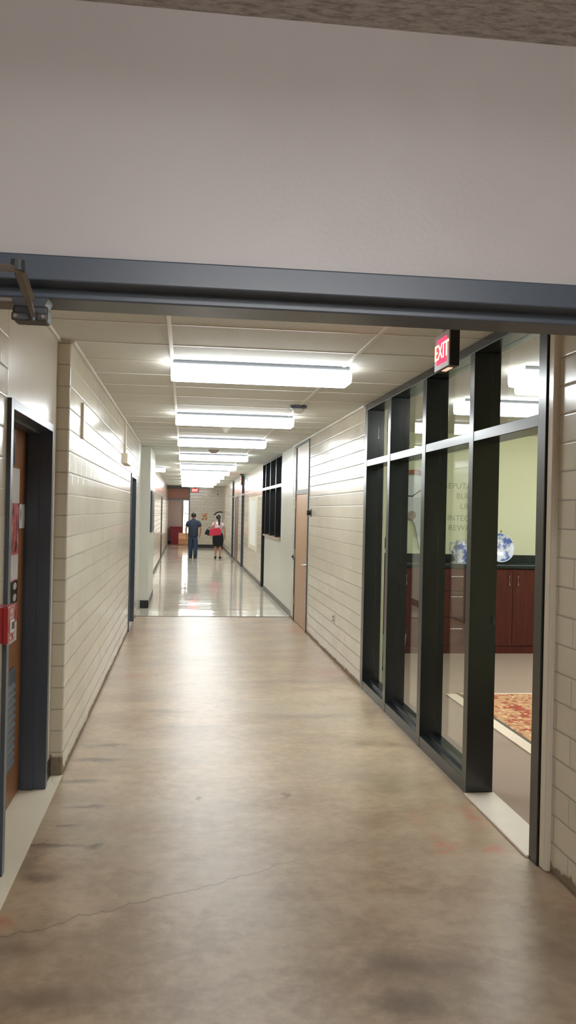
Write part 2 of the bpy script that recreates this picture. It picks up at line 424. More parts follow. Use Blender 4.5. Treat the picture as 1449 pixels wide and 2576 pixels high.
sbox('wall_left', 'tile_y_clean', -1.0, -.756, 28.25, 29.35, 2.13, CH)
sbox('wall_left', 'tile_y_clean', -1.0, -.756, 29.35, 42.5, 0, CH)
sbox('baseboard_left', 'gray_base', -.757, -.749, 21.92, 28.25, .003, .1)
sbox('baseboard_left', 'gray_base', -.757, -.749, 29.35, 40.9, .003, .1)

# right wall
sbox('wall_right', 'tile_near', RR, 1.93, 1.9, 3.83, 0, CH)
sbox('trim_4', 'bullnose', XR+.006, 1.93, 3.82, 3.892, 0, CH, bev=.012)
sbox('wall_right', 'tile_y', XR, 1.93, 8.03, 11.65, 0, CH)
sbox('wall_right', 'tile_y', XR, 1.93, 13.06, 13.36, 0, CH)
sbox('trim_5', 'far_white', XR-.004, 1.93, 13.34, 13.42, 0, CH, bev=.015)
sbox('wall_right', 'far_white', XR, 1.93, 13.40, 15.0, 0, CH)
sbox('wall_right', 'far_white', XR, 1.93, 15.0, 18.05, 0, 1.17)
sbox('wall_right', 'tile_y_clean', XR, 1.93, 18.80, 24.4, 0, CH)
sbox('wall_right', 'tile_y_clean', XR, 1.93, 25.42, 27.1, 0, CH)
sbox('wall_right', 'tile_y_clean', XR, 1.93, 27.1, 28.6, 2.15, CH)
sbox('wall_right', 'tile_y_clean', XR, 1.93, 28.6, 29.4, 0, CH)
sbox('wall_right', 'tile_y_clean', XR, 1.93, 30.42, 37.9, 0, CH)
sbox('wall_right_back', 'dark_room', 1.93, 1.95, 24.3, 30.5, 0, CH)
for a, b in ((13.42, 18.05), (18.82, 24.4), (25.42, 27.1), (28.6, 29.4), (30.42, 37.78)):
    sbox('baseboard_right', 'gray_base', XR-.008, XR+.001, a, b, .003, .1)
sbox('trim_6', 'tan_sill', 1.69, 1.93, 14.98, 18.07, 1.17, 1.20, bev=.004)
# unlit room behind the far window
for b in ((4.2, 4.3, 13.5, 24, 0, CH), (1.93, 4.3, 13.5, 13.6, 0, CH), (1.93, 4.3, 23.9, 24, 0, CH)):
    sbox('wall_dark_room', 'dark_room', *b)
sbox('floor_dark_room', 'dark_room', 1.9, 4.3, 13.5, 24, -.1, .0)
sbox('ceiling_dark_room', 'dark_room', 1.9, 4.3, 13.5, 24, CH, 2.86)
# end wall and lobby
sbox('wall_end', 'tile_x', .25, 1.95, 37.8, 37.95, 0, CH)
sbox('baseboard_end', 'black_base', .25, XR, 37.79, 37.802, .003, .14)
sbox('wall_lobby', 'lobby', -1.0, -.06, 41.0, 41.1, 0, CH)
sbox('wall_lobby', 'lobby', -.06, .34, 41.0, 41.1, 2.12, CH)
sbox('wall_lobby', 'lobby', .34, 4.3, 41.0, 41.1, 0, CH)
sbox('wall_lobby_side', 'lobby', 4.2, 4.3, 37.9, 41.0, 0, CH)
sbox('wall_end_back', 'lobby', 1.95, 4.3, 37.8, 37.95, 0, CH)
sbox('floor_lobby', 'vct', 1.9, 4.3, 37.8, 41.1, -.1, .003)
sbox('ceiling_lobby', 'ceiling', 1.9, 4.3, 37.8, 41.1, CH, 2.86)
sbox('baseboard_lobby', 'black_base', -.756, -.56, 40.985, 41.0, .003, .16)

# office shell
sbox('wall_office_back', 'yellow', 1.9, 6.6, 10.5, 10.62, 0, CH)
sbox('wall_office_side', 'yellow', 6.5, 6.6, 1.9, 10.6, 0, CH)
sbox('wall_office_front', 'yellow', 1.93, 6.6, 1.88, 1.98, 0, CH)
sbox('wall_office_inner', 'yellow', 1.93, 1.95, 8.04, 10.5, 0, CH)

# ------------------------------------------------------------------ storefront window
w1 = sroot('window_1', (1.8, 6, 0))
X0, X1 = XR, 1.895
def bar(name, par, x0, x1, y0, y1, z0, z1, bev=.003): return part(name, 'black_alu', par, x0, x1, y0, y1, z0, z1, bev=bev)
bar('head_rail', w1, X0, X1, 3.892, 8.03, 2.68, CH-.002)
bar('sill_rail', w1, X0, X1, 5.0, 8.03, 0, .085)
bar('sill_lip', w1, X0+.05, X0+.09, 5.0, 8.03, .085, .105)
for a, b in ((3.892, 3.985), (4.92, 5.0), (5.94, 6.03), (7.0, 7.09), (7.92, 8.03)):
    bar('mullion', w1, X0-.002, X1, a, b, 0, 2.68)
    part('glazing_bead', 'black_alu', w1, X0+.085, X0+.12, b, b+.016 if b < 8 else b-.002, .1, 2.68) if 5 <= b < 8 else None
bays = ((3.985, 4.92), (5.0, 5.94), (6.03, 7.0), (7.09, 7.92))
for i, (a, b) in enumerate(bays):
    bar('transom_bar', w1, X0, X1, a, b, 2.138, 2.20)
    part('glass_pane', 'glass', w1, 1.835, 1.841, a+.001, b-.001, 2.20, 2.68)
    if i: part('glass_pane', 'glass', w1, 1.835, 1.841, a+.001, b-.001, .086, 2.138)
part('strike_plate', 'closer_dark', w1, 1.87, 1.89, 4.914, 4.921, 1.03, 1.08)
# far window with door opening
w2 = sroot('window_2', (1.8, 17, 1.2))
bar('head_rail', w2, X0, X1, 15.0, 18.8, 2.70, CH-.002)
bar('mullion', w2, X0, X1, 15.0, 15.06, 1.2, 2.70)
for yy in (16.0, 17.05, 18.03): bar('mullion', w2, X0, X1, yy-.025, yy+.025, 1.2, 2.70)
bar('mullion', w2, X0, X1, 18.72, 18.80, 0, 2.70)
part('transom_bar', 'chrome', w2, X0-.004, X1, 15.06, 18.72, 2.14, 2.195)
bar('door_panel', w2, X1-.05, X1, 18.06, 18.72, 0.01, 2.14)
for a, b in ((15.06, 15.975), (16.025, 17.025), (17.075, 18.0), (18.06, 18.72)):
    part('glass_pane', 'glass', w2, 1.835, 1.841, a, b, 2.195, 2.70)
    if b < 18.5: part('glass_pane', 'glass', w2, 1.835, 1.841, a, b, 1.2, 2.14)

# ------------------------------------------------------------------ doors
# left oak door with louvre
d2 = sroot('door_2', (-.9, 4.6, 0))
for a, b in ((3.95, 4.005), (5.16, 5.22)):
    part('frame_jamb', 'slate', d2, -.97, -.786, a, b, .002, 2.182, bev=.002)
part('frame_head', 'slate', d2, -.97, -.786, 4.005, 5.16, 2.135, 2.182, bev=.002)
part('door_stop', 'slate_dark', d2, -.925, -.86, 5.145, 5.16, .002, 2.135)
part('door_stop', 'slate_dark', d2, -.925, -.86, 4.005, 4.02, .002, 2.135)
part('door_stop', 'slate_dark', d2, -.925, -.86, 4.02, 5.145, 2.12, 2.135)
leaf = part('door_leaf', 'wood_door', d2, -.985, -.94, 4.008, 5.157, .008, 2.132)
lv = part('louver_frame', 'slate', d2, -.94, -.925, 4.35, 4.90, .22, .78, bev=.004)
s = MB()
for k in range(11):
    z = .28+k*.042
    s.prism([(-.923, z), (-.908, z-.02), (-.908, z-.014), (-.923, z+.008)], 'y', 4.40, 4.85)
sl = s.build('louver_slats', M['slate_dark'], lv)
# slate frame further along the left wall
d3 = sroot('door_3', (-.8, 12.2, 0))
for a, b in ((11.65, 11.70), (12.74, 12.80)):
    part('frame_jamb', 'slate', d3, -.93, XL+.012, a, b, 0, 2.17, bev=.002)
part('frame_head', 'slate', d3, -.93, XL+.012, 11.70, 12.74, 2.12, 2.17, bev=.002)
part('door_leaf', 'slate_dark', d3, -.93, -.885, 11.70, 12.74, .008, 2.12)
# tan door on the right wall
d4 = sroot('door_4', (1.8, 12.4, 0))
for a, b in ((11.65, 11.705), (13.005, 13.06)):
    part('frame_jamb', 'slate', d4, XR-.012, 1.93, a, b, 0, CH-.002, bev=.002)
part('frame_head', 'slate', d4, XR-.012, 1.93, 11.705, 13.005, 2.69, CH-.002, bev=.002)
part('transom_bar', 'gray_base', d4, XR-.004, 1.93, 11.705, 13.005, 1.955, 2.02)
part('transom_panel', 'pale_panel', d4, XR+.006, 1.93, 11.705, 13.005, 2.02, 2.69)
lf = part('door_leaf', 'tan_door', d4, XR+.002, XR+.047, 11.71, 13.0, .01, 1.95)
for z in (.32, 1.05, 1.80): MB().tube([(XR-.006, 12.985, z-.06), (XR-.006, 12.985, z+.06)], .011, 8).build('hinge', M['chrome'], d4)
hd = MB().lathe([(.03, 0), (.03, .008), (.012, .012), (.012, .05)], (XR+.002-.052, 11.80, .93), 'x', 16)
hd.bm.free(); hd = MB().tube([(XR+.002, 11.79, .94), (XR-.055, 11.79, .94)], [.028, .012], 12)
h = hd.build('lever_handle', M['chrome'], lf)
MB().tube([(XR-.05, 11.79, .94), (XR-.052, 11.90, .935)], .010, 10).build('lever', M['chrome'], h)
# recessed far doors
for i, (a, b) in enumerate(((24.4, 25.42), (29.4, 30.42))):
    d = sroot('door_%d' % (5+i), (1.8, (a+b)/2, 0))
    for p, q in ((a, a+.06), (b-.06, b)): part('frame_jamb', 'slate_dark', d, XR-.01, 1.93, p, q, 0, CH-.002)
    part('transom_bar', 'slate', d, XR-.01, 1.93, a+.06, b-.06, 2.14, 2.20)
    part('transom_panel', 'brown_door', d, 1.88, 1.92, a+.06, b-.06, 2.20, CH-.002)
    part('door_leaf', 'brown_door', d, 1.88, 1.92, a+.06, b-.06, .01, 2.14)
d7 = sroot('door_7', (1.8, 27.8, 0))
for p, q in ((27.1, 27.15), (28.55, 28.6)): part('frame_jamb', 'slate', d7, XR-.008, 1.93, p, q, 0, 2.15)
part('frame_head', 'slate', d7, XR-.008, 1.93, 27.15, 28.55, 2.10, 2.15)
part('door_leaf', 'brown_door', d7, XR+.004, XR+.05, 27.15, 28.55, .01, 2.10)
d8 = sroot('door_8', (-.8, 28.8, 0))
for p, q in ((28.25, 28.3), (29.3, 29.35)): part('frame_jamb', 'gray_base', d8, -.86, -.742, p, q, 0, 2.13)
part('frame_head', 'gray_base', d8, -.86, -.742, 28.3, 29.3, 2.08, 2.13)
l8 = part('door_leaf', 'tan_door', d8, -.85, -.81, 28.3, 29.3, .01, 2.08)
MB().lathe([(.03, .0), (.03, .01), (.014, .015), (.014, .05), (.034, .06), (.034, .09), (.01, .10)], (-.81, 28.42, .86), 'x', 14).build('door_knob', M['chrome'], l8, True)
# end opening: brown transom, dark frame
d9 = sroot('door_9', (-.25, 37.85, 0))
part('transom_panel', 'brown_glass', d9, -.74, .20, 37.83, 37.88, 2.16, 2.60)
part('frame_head', 'gray_base', d9, -.756, .25, 37.79, 37.93, 2.60, CH-.002)
part('transom_bar', 'slate', d9, -.74, .20, 37.79, 37.93, 2.10, 2.16)
part('frame_jamb', 'gray_base', d9, .20, .25, 37.78, 37.95, 0, 2.60)
# daylit exit door in the lobby
d10 = sroot('door_10', (.14, 41, 0))
part('frame_jamb', 'gray_base', d10, -.06, -.03, 40.97, 41.1, 0, 2.12)
part('frame_jamb', 'gray_base', d10, .31, .34, 40.97, 41.1, 0, 2.12)
part('daylight_pane', 'daylight', d10, -.03, .31, 41.05, 41.06, .05, 2.12)
part('push_bar', 'chrome', d10, .0, .31, 41.0, 41.03, 1.46, 1.50)

# ------------------------------------------------------------------ ceiling lights
def make_light(name, label, loc, lens, along='x', length=1.285, group=None, width=.28):
    t = thing(name, label, 'ceiling light', loc, group)
    x, y, z = loc; L = length/2; w = width/2
    def mk(nm, poly, a, b, mat):
        if along == 'x': return MB().prism([(y+p, z+q) for p, q in poly], 'x', x+a, x+b).build(nm, mat, t)
        return MB().prism([(x+p, z+q) for p, q in poly], 'y', y+a, y+b).build(nm, mat, t)
    mk('housing', [(-w+.015, -.0), (-w+.015, -.03), (w-.015, -.03), (w-.015, 0)], -L+.01, L-.01, M['housing'])
    pf = [(-w, -.03), (-w, -.085), (-w+.02, -.115), (-w+.05, -.124), (w-.05, -.124), (w-.02, -.115), (w, -.085), (w, -.03)]
    mk('diffuser', pf, -L+.012, L-.012, lens)
    for s_ in (-1, 1):
        a, b = sorted((s_*L, s_*(L-.012)))
        mk('end_cap', [(-w-.002, -.0), (-w-.002, -.085), (-w+.02, -.117), (w-.02, -.117), (w+.002, -.085), (w+.002, 0)], a, b, M['lens_cap'])
    return t
M['lens_cap'] = emis('glowing_end_cap', (1, .985, .93), 7.0)
ORD = ['first', 'second', 'third', 'fourth', 'fifth', 'sixth', 'seventh', 'eighth', 'ninth', 'tenth']
ys = [5.93, 9.12, 12.25, 15.75, 19.3, 22.3, 25.3, 28.4, 31.4, 34.4]
CXL = .53
proto = None
for i, yy in enumerate(ys):
    lab = ('lit white ceiling light nearest the slate doorway header, first of the corridor row' if i == 0 else
           'lit white ceiling light deepest in the corridor, tenth and last from the doorway header' if i == 9 else
           'lit white ceiling light across the corridor, %s from the slate doorway header' % ORD[i])
    if i == 0:
        proto = make_light('ceiling_light', lab, (CXL, yy+.14, CH), M['lens'], group='corridor ceiling lights'); o = proto
    else:
        o = copy_tree(proto); o.location = (CXL, yy+.14, CH); o['label'] = lab
make_light('ceiling_light', 'lit ceiling light in the side hall beyond the left white pier', (-1.13, 21.3, CH), M['lens'], group='side hall lights')
make_light('ceiling_light', 'lit office ceiling light seen through the glass above the open doorway, nearer of two', (2.95, 5.72, CH), M['lens_room'], group='office ceiling lights')
make_light('ceiling_light', 'lit office ceiling light behind the glass, farther of two', (3.10, 7.42, CH), M['lens_room'], group='office ceiling lights')
o = make_light('ceiling_light', 'added unseen office ceiling light deep inside near the yellow side wall', (5.0, 5.72, CH), M['lens_room'], group='office ceiling lights')  # this lamp and the next are unseen, added to brighten the office
o = make_light('ceiling_light', 'added unseen office ceiling light over the end of the cabinets', (5.0, 8.4, CH), M['lens_room'], group='office ceiling lights')
make_light('ceiling_light', 'added unseen ceiling light in the near hall behind the camera, closest to the doorway', (.5, -.5, 2.70), M['lens_near'], group='near hall lights')  # these near hall lamps are unseen, added to light the header wall
make_light('ceiling_light', 'added unseen ceiling light in the near hall behind the camera, farthest from the doorway', (.5, -4.6, 2.70), M['lens_near'], group='near hall lights')
make_light('ceiling_light', 'added unseen ceiling light in the near hall behind the camera, middle of three', (.5, -2.5, 2.70), M['lens_near'], group='near hall lights')
make_light('ceiling_light', 'lit ceiling light in the lobby behind the end wall', (1.6, 39.4, CH), M['lens_near'], group='lobby lights')

# ------------------------------------------------------------------ ceiling devices
t = thing('speaker_strobe', 'round dark-rimmed ceiling alarm with white dome right of second light', 'alarm', (1.10, 8.25, CH))
MB().lathe([(.085, 0), (.085, -.02), (.075, -.03)], (1.10, 8.25, CH), 'z', 28).build('base_ring', M['slate'], t, False)
MB().lathe([(.06, -.028), (.058, -.05), (.04, -.07), (.01, -.078)], (1.10, 8.25, CH), 'z', 24).build('dome', M['white_enamel'], t, True)
t = thing('smoke_detector', 'white conical smoke detector between second and third ceiling lights', 'smoke detector', (.495, 10.55, CH))
MB().lathe([(.075, 0), (.075, -.02), (.06, -.03)], (.495, 10.55, CH), 'z', 28).build('base_ring', M['white_enamel'], t)
MB().lathe([(.055, -.028), (.045, -.05), (.025, -.065), (.02, -.08), (.005, -.084)], (.495, 10.55, CH), 'z', 24).build('sensor_head', M['white_enamel'], t, True)
t = thing('smoke_detector', 'brown shaded smoke detector between third and fourth ceiling lights', 'smoke detector', (.49, 14.7, CH))
MB().lathe([(.09, 0), (.09, -.025), (.07, -.04)], (.49, 14.7, CH), 'z', 24).build('base_ring', M['lobby'], t)
MB().lathe([(.065, -.038), (.05, -.06), (.01, -.065)], (.49, 14.7, CH), 'z', 24).build('sensor_head', M['lobby'], t, True)

# ------------------------------------------------------------------ exit signs
def exit_sign(label, c, L=.30, H=.175, T=.045, face=-1, axis='y', lit=True, drop=.10):
    # hangs from the ceiling; plate in the plane holding `axis`
    x, y, z = c
    t = thing('exit_sign', label, 'exit sign', (x, y, CH), 'exit signs')
    R = Matrix.Translation(Vector((x, y, z))) @ (Matrix.Rotation(0, 4, 'Z') if axis == 'y' else Matrix.Rotation(PI/2, 4, 'Z'))
    # local: face normal -x, length along y
    def B(nm, mat, *b, bev=0, par=t):
        return MB().box(*b, bev=bev).xf(R).build(nm, M[mat], par)
    B('housing', 'black', -T/2+.006, T/2, -L/2, L/2, -H/2, H/2, bev=.003)
    fp = B('face_plate', 'closer_grey', -T/2, -T/2+.007, -L/2+.002, L/2-.002, -H/2+.002, H/2-.002, bev=.002)
    B('lit_panel', 'exit_core', -T/2-.0015, -T/2, -L/2+.045, L/2-.045, -H/2+.03, H/2-.03, par=fp)
    B('lower_lens', 'exit_glow', -.012, .012, -L/2+.06, L/2-.08, -H/2-.003, -H/2+.001)
    top = CH-z-H/2
    B('stem', 'black', -.015, .015, -.03, .03, H/2, H/2+top-.02)
    B('canopy', 'closer_dark', -.05, .05, -.11, .11, H/2+top-.035, H/2+top, bev=.004)
    # text: font plane XY -> (along -y , z), facing -x
    mt = R @ Matrix(((0, 0, -1, -T/2-.002), (-1, 0, 0, 0), (0, 1, 0, -.004), (0, 0, 0, 1)))
    text_mesh('EXIT', .115, M['exit_red'], 'lettering', t, mt, .001)
    return t
M['closer_grey'] = plain('grey_sign_face', (150, 148, 146), .45)
exit_sign('lit red exit sign hanging beside the tall black-framed office glass', (1.335, 4.235, 2.54), L=.25, H=.19, T=.055)
exit_sign('small exit sign hanging far along the right wall above the slate frame', (1.62, 24.1, 2.53), L=.32, H=.22)
exit_sign('red exit sign above the corridor end, beside the brown transom', (.46, 37.55, 2.55), L=.36, H=.2, axis='x')
# the end sign must face the camera (-y): rotate root about z
bpy.context.view_layer.update()

# ------------------------------------------------------------------ door closer on the header
t = thing('door_closer', 'grey metal door closer arm and shoe under the slate header', 'door closer', (-.30, 1.72, 2.1))
part('soffit_plate', 'closer_metal', t, -.45, -.287, 1.752, 1.82, 2.099, 2.112, bev=.004)
MB().prism([(-.350, 2.104), (-.336, 2.078), (-.288, 2.078), (-.276, 2.104)], 'y', 1.722, 1.775).build('neck', M['closer_dark'], t)
blk = part('shoe_block', 'closer_dark', t, -.340, -.273, 1.692, 1.742, 2.052, 2.082, bev=.005)
MB().box(-.341, -.272, 1.687, 1.694, 2.051, 2.067, bev=.003).build('front_rib', M['closer_dark'], blk)
for xx in (-.333, -.281): MB().lathe([(.005, 0), (.005, -.003), (.003, -.004)], (xx, 1.688, 2.059), 'y', 12).build('screw', M['closer_metal'], blk)
MB().tube([(-.297, 1.675, 2.057), (-.3005, 1.60, 2.101)], [.0055, .0055], 10).build('arm_rod', M['closer_metal'], t)
MB().tube([(-.297, 1.678, 2.048), (-.297, 1.678, 2.066)], .008, 12).build('pivot_pin', M['closer_dark'], t)
MB().tube([(-.2985, 1.635, 2.083), (-.303, 1.55, 2.117)], [.0105, .0115], 6).build('arm_sleeve', M['closer_metal'], t)
MB().tube([(-.303, 1.548, 2.108), (-.303, 1.548, 2.127)], .0125, 14).build('elbow_joint', M['closer_dark'], t)
MB().tube([(-.303, 1.548, 2.112), (-.42, 1.43, 2.085)], [.0068, .0068], 8).build('forearm', M['closer_metal'], t)

# ------------------------------------------------------------------ fire alarm pull station
t = thing('fire_alarm_pull', 'red fire alarm pull station on the block wall before the oak door', 'fire alarm', (RL, 3.70, 1.185))
part('back_box', 'red_plastic', t, RL, -.742, 3.635, 3.775, 1.112, 1.262, bev=.005)
fc = part('front_cover', 'red_plastic', t, -.742, -.720, 3.630, 3.780, 1.108, 1.266, bev=.006)
part('pull_handle', 'white_enamel', t, -.722, -.714, 3.668, 3.742, 1.150, 1.205, bev=.004)
part('handle_slot', 'black', t, -.7145, -.7125, 3.690, 3.735, 1.165, 1.195)
part('key_lock', 'chrome', t, -.721, -.7165, 3.735, 3.755, 1.122, 1.142, bev=.003)
mt = Matrix(((0, 0, 1, -.7195), (1, 0, 0, 3.705), (0, 1, 0, 1.238), (0, 0, 0, 1)))
text_mesh('FIRE', .034, M['white_print'], 'lettering', fc, mt, .0006)
mt = Matrix(((0, 0, 1, -.7195), (1, 0, 0, 3.705), (0, 1, 0, 1.214), (0, 0, 0, 1)))
text_mesh('ALARM', .020, M['white_print'], 'lettering', fc, mt, .0006)
text_mesh('PULL', .018, M['white_print'], 'lettering', fc, Matrix(((0, 0, 1, -.7195), (1, 0, 0, 3.69), (0, 1, 0, 1.128), (0, 0, 0, 1))), .0006)

# ------------------------------------------------------------------ posters on the oak door
def collage():
    n = N('photo_collage'); x, y, z = n.sep(n.pos())
    v = n.comb(n.ma('MULTIPLY', y, 9), n.ma('MULTIPLY', z, 6), 0)
    _, c = n.vor(v, 1.6)
    a = n.noise(n.comb(n.ma('MULTIPLY', y, 20), n.ma('MULTIPLY', z, 7), 0), 1.5, 4, .6)
    col = n.mix(n.step(a, .42, .52), lin(70, 34, 44), lin(190, 96, 100))
    col = n.mix(n.step(a, .55, .66), col, lin(206, 196, 196))
    top = n.step(z, 1.70, 1.71)
    col = n.mix(top, col, lin(204, 200, 198))
    lowm = n.ma('MULTIPLY', n.step(z, 1.42, 1.41), n.step(z, 1.27, 1.28))
    col = n.mix(lowm, col, n.mix(n.step(a, .48, .52), lin(210, 204, 204), lin(196, 188, 190)))
    bw = n.ma('MULTIPLY', n.step(z, 1.27, 1.265), n.step(z, 1.14, 1.145))
    d = n.ma('ABSOLUTE', n.ma('SUBTRACT', n.ma('FRACT', n.ma('MULTIPLY', n.ma('SUBTRACT', z, 1.14), 15.4)), .5))
    d2 = n.ma('ADD', n.ma('POWER', n.ma('MULTIPLY', d, 2), 2), n.ma('POWER', n.ma('MULTIPLY', n.ma('SUBTRACT', y, 4.90), 13), 2))
    col = n.mix(bw, col, n.mix(n.step(d2, .45, .35), lin(30, 28, 30), lin(186, 180, 180)))
    tail = n.step(z, 1.035, 1.03)
    col = n.mix(tail, col, lin(204, 198, 194))
    return n.bsdf(col, .35)
M['collage'] = collage()
o = tag(MB().box(-.94, -.9375, 4.35, 4.975, .925, 1.90).build('poster', M['collage']), 'tall photo collage poster in red and white on the oak door', 'poster')
pb = MB()
for k, (yy, h) in enumerate(((4.885, .055), (4.905, .07), (4.925, .035), (4.945, .06))): pb.box(-.9375, -.9371, yy-.004, yy+.003, 1.76, 1.76+h)
pb.build('printed_marks', M['black'], o) if False else pb.bm.free()
n = N('dark_photo_print'); a = n.noise(n.pos(), 9, 3)
M['dark_photo'] = n.bsdf(n.mix(n.step(a, .4, .6), lin(60, 62, 76), lin(150, 140, 150)), .3)
g = MB().prism([(4.45, 1.92), (4.855, 1.915), (4.845, 1.97), (4.84, 2.03), (4.85, 2.08), (4.87, 2.115), (4.45, 2.12)], 'x', -.94, -.9375)
tag(g.build('poster', M['dark_photo']), 'small dark photo print with curled edge at the top of the oak door', 'poster')
n = N('note_print'); x, y, z = n.sep(n.pos()); a = n.noise(n.comb(0, n.ma('MULTIPLY', y, 14), n.ma('MULTIPLY', z, 9)), 1, 2)
M['note'] = n.bsdf(n.mix(n.step(a, .60, .64), lin(214, 216, 220), lin(110, 120, 124)), .4)
tag(MB().box(-.94, -.9375, 4.99, 5.150, 1.56, 1.70).build('paper_notice', M['note']), 'small white notice at the latch edge of the oak door', 'notice')

# ------------------------------------------------------------------ small wall devices
t = thing('junction_box', 'beige surface box with conduit to the ceiling on left block wall', 'junction box', (XL, 10.3, 2.27))
part('box_body', 'light_plastic', t, XL, XL+.055, 10.02, 10.75, 2.215, 2.335, bev=.004)
part('conduit', 'light_plastic', t, XL, XL+.022, 10.20, 10.26, 2.335, CH-.02, bev=.004)
o = tag(MB().box(XL, XL+.018, 6.0, 6.09, 2.17, 2.42, bev=.004).build('cord_cover', M['light_plastic']), 'short vertical wire cover strip near the corner of left block wall', 'cable cover')
t = thing('wall_outlet', 'metal outlet plate low on right block wall between door and office glass', 'outlet', (XR, 9.52, .475))
part('cover_plate', 'pale_panel', t, XR-.006, XR, 9.45, 9.60, .42, .53, bev=.002)
for z in (.455, .495): part('socket', 'gray_base', t, XR-.009, XR-.006, 9.50, 9.55, z-.012, z+.012)
t = thing('door_magnet', 'small dark magnetic door holder on block wall beside tan door', 'door holder', (XR, 11.45, 1.68))
part('mount_plate', 'gray_base', t, XR-.01, XR, 11.38, 11.50, 1.63, 1.73)
MB().lathe([(.03, 0), (.035, -.03), (.03, -.05)], (XR-.008, 11.44, 1.68), 'x', 14).build('magnet', M['black'], t)
t = thing('wall_button', 'small dark button on white wall edge beside tan door', 'button', (XR, 13.2, .98))
part('button_plate', 'gray_base', t, XR-.008, XR, 13.16, 13.24, .94, 1.02)
MB().lathe([(.018, 0), (.014, -.02)], (XR-.006, 13.2, .98), 'x', 12).build('push_button', M['black'], t)
# paper notices on right wall, board on pier
t = thing('notice_board', 'tall white paper chart in pale frame on right block wall past dark window', 'notice board', (XR, 21.0, 1.35))
part('backing', 'light_plastic', t, XR-.013, XR-.001, 19.75, 22.5, .72, 2.05)
part('paper_sheet', 'paper', t, XR-.016, XR-.012, 20.2, 21.95, .83, 1.95)
t = thing('framed_board', 'dark framed board on the side of the left white pier', 'board', (-.575, 15.2, 1.65))
part('frame', 'slate_dark', t, -.574, -.548, 14.7, 15.9, 1.28, 2.0, bev=.004)
part('board_face', 'gray_base', t, -.549, -.545, 14.76, 15.84, 1.34, 1.94)
n = N('brown_print'); a = n.noise(n.pos(), 12, 3)
M['brown_print'] = n.bsdf(n.mix(n.step(a, .42, .6), lin(222, 206, 172), lin(176, 120, 76)), .5)
tag(MB().box(.79, 1.03, 37.785, 37.8, 1.24, 1.54).build('picture', M['brown_print']), 'small brown and cream picture on the end wall between the two walkers', 'picture')
tag(MB().box(.80, .92, 37.788, 37.8, 2.02, 2.28).build('paper_notice', M['light_plastic']), 'faint beige notice high on the end wall above the picture', 'notice')
t = thing('wall_speaker', 'grey square speaker high on the end wall at its right', 'speaker', (1.45, 37.8, 2.33))
part('speaker_grille', 'pale_panel', t, 1.32, 1.62, 37.76, 37.8, 2.28, 2.50, bev=.01)
part('speaker_cone', 'gray_base', t, 1.45, 1.52, 37.752, 37.76, 2.36, 2.42)
t = thing('arched_board', 'pale board with dark curved top rim on end wall behind the woman', 'board', (1.58, 37.8, .4))
pts = [(1.36, .25), (1.70, .25), (1.70, 1.58), (1.58, 1.60), (1.46, 1.57), (1.36, 1.48)]
MB().prism(pts, 'y', 37.77, 37.797).build('board_face', M['far_white'], t)
MB().tube([(1.34, 37.77, 1.46), (1.44, 37.77, 1.565), (1.56, 37.77, 1.61), (1.71, 37.77, 1.60)], .025, 8).build('top_rim', M['black'], t)

# ------------------------------------------------------------------ lobby things
t = thing('cardboard_box', 'open cardboard box on the floor by the lobby door', 'box', (.02, 39.9, 0))
b = MB(); b.box(-.23, .27, 39.75, 39.765, .003, .46); b.box(-.23, .27, 40.085, 40.10, .003, .46); b.box(-.23, -.215, 39.765, 40.085, .003, .46); b.box(.255, .27, 39.765, 40.085, .003, .46); b.box(-.23, .27, 39.75, 40.1, .003, .015)
b.build('carton', M['cardboard'], t)
MB().prism([(39.75, .455), (39.66, .30), (39.665, .295), (39.757, .45)], 'x', -.23, .27).build('flap', M['cardboard'], t)
MB().prism([(40.09, .455), (40.17, .57), (40.165, .575), (40.085, .46)], 'x', -.23, .27).build('flap', M['cardboard'], t)
t = thing('trash_bin', 'dark red plastic bin standing against the taupe lobby wall', 'bin', (-.36, 40.7, 0))
MB().prism([(-.60, .003), (-.10, .003), (-.06, .80), (-.64, .80)], 'y', 40.48, 40.92).build('bin_body', M['red_bin'], t)
part('bin_lid', 'red_bin', t, -.66, -.04, 40.46, 40.94, .80, .86, bev=.015)

# ------------------------------------------------------------------ office furniture
def cabinet(x0, x1, label, kind):
    t = thing('base_cabinet', label, 'cabinet', ((x0+x1)/2, 10.2, 0), 'office base cabinets')
    part('carcass', 'cherry', t, x0+.002, x1-.002, 9.95, 10.49, .004, 1.05)
    part('kick_plate', 'cherry', t, x0+.002, x1-.002, 9.94, 9.95, .004, .09)
    if kind == 'doors':
        mid = (x0+x1)/2
        for a, b, hx in ((x0+.006, mid-.002, mid-.055), (mid+.002, x1-.006, mid+.055)):
            d = part('door', 'cherry', t, a, b, 9.93, 9.95, .10, 1.04, bev=.002)
            MB().tube([(hx, 9.93, .97), (hx, 9.895, .965), (hx, 9.895, .845), (hx, 9.93, .84)], .006, 8).build('handle', M['chrome'], d)
    else:
        for z0, z1 in ((.77, 1.04), (.45, .76), (.10, .44)):
            d = part('drawer', 'cherry', t, x0+.006, x1-.006, 9.93, 9.95, z0, z1, bev=.002)
            hz = {.77: .945, .45: .70, .10: .31}[z0]; cx = 3.31 if kind == 'drawers' else (x0+x1)/2
            MB().tube([(cx-.075, 9.93, hz), (cx-.075, 9.895, hz), (cx+.075, 9.895, hz), (cx+.075, 9.93, hz)], .006, 8).build('handle', M['chrome'], d)
cabinet(2.20, 3.05, 'dark red wood cabinet at the far left under the spiky plant', 'doors')
cabinet(3.05, 3.58, 'dark red wood drawer cabinet with three steel bar handles', 'drawers')
cabinet(3.58, 4.48, 'dark red wood double-door cabinet seen through the open doorway', 'doors')
cabinet(4.48, 5.38, 'dark red wood cabinet at the right end hidden past the black jamb', 'doors')
t = thing('worktop', 'dark green black worktop along the yellow office wall', 'worktop', (3.8, 10.2, 1.05))
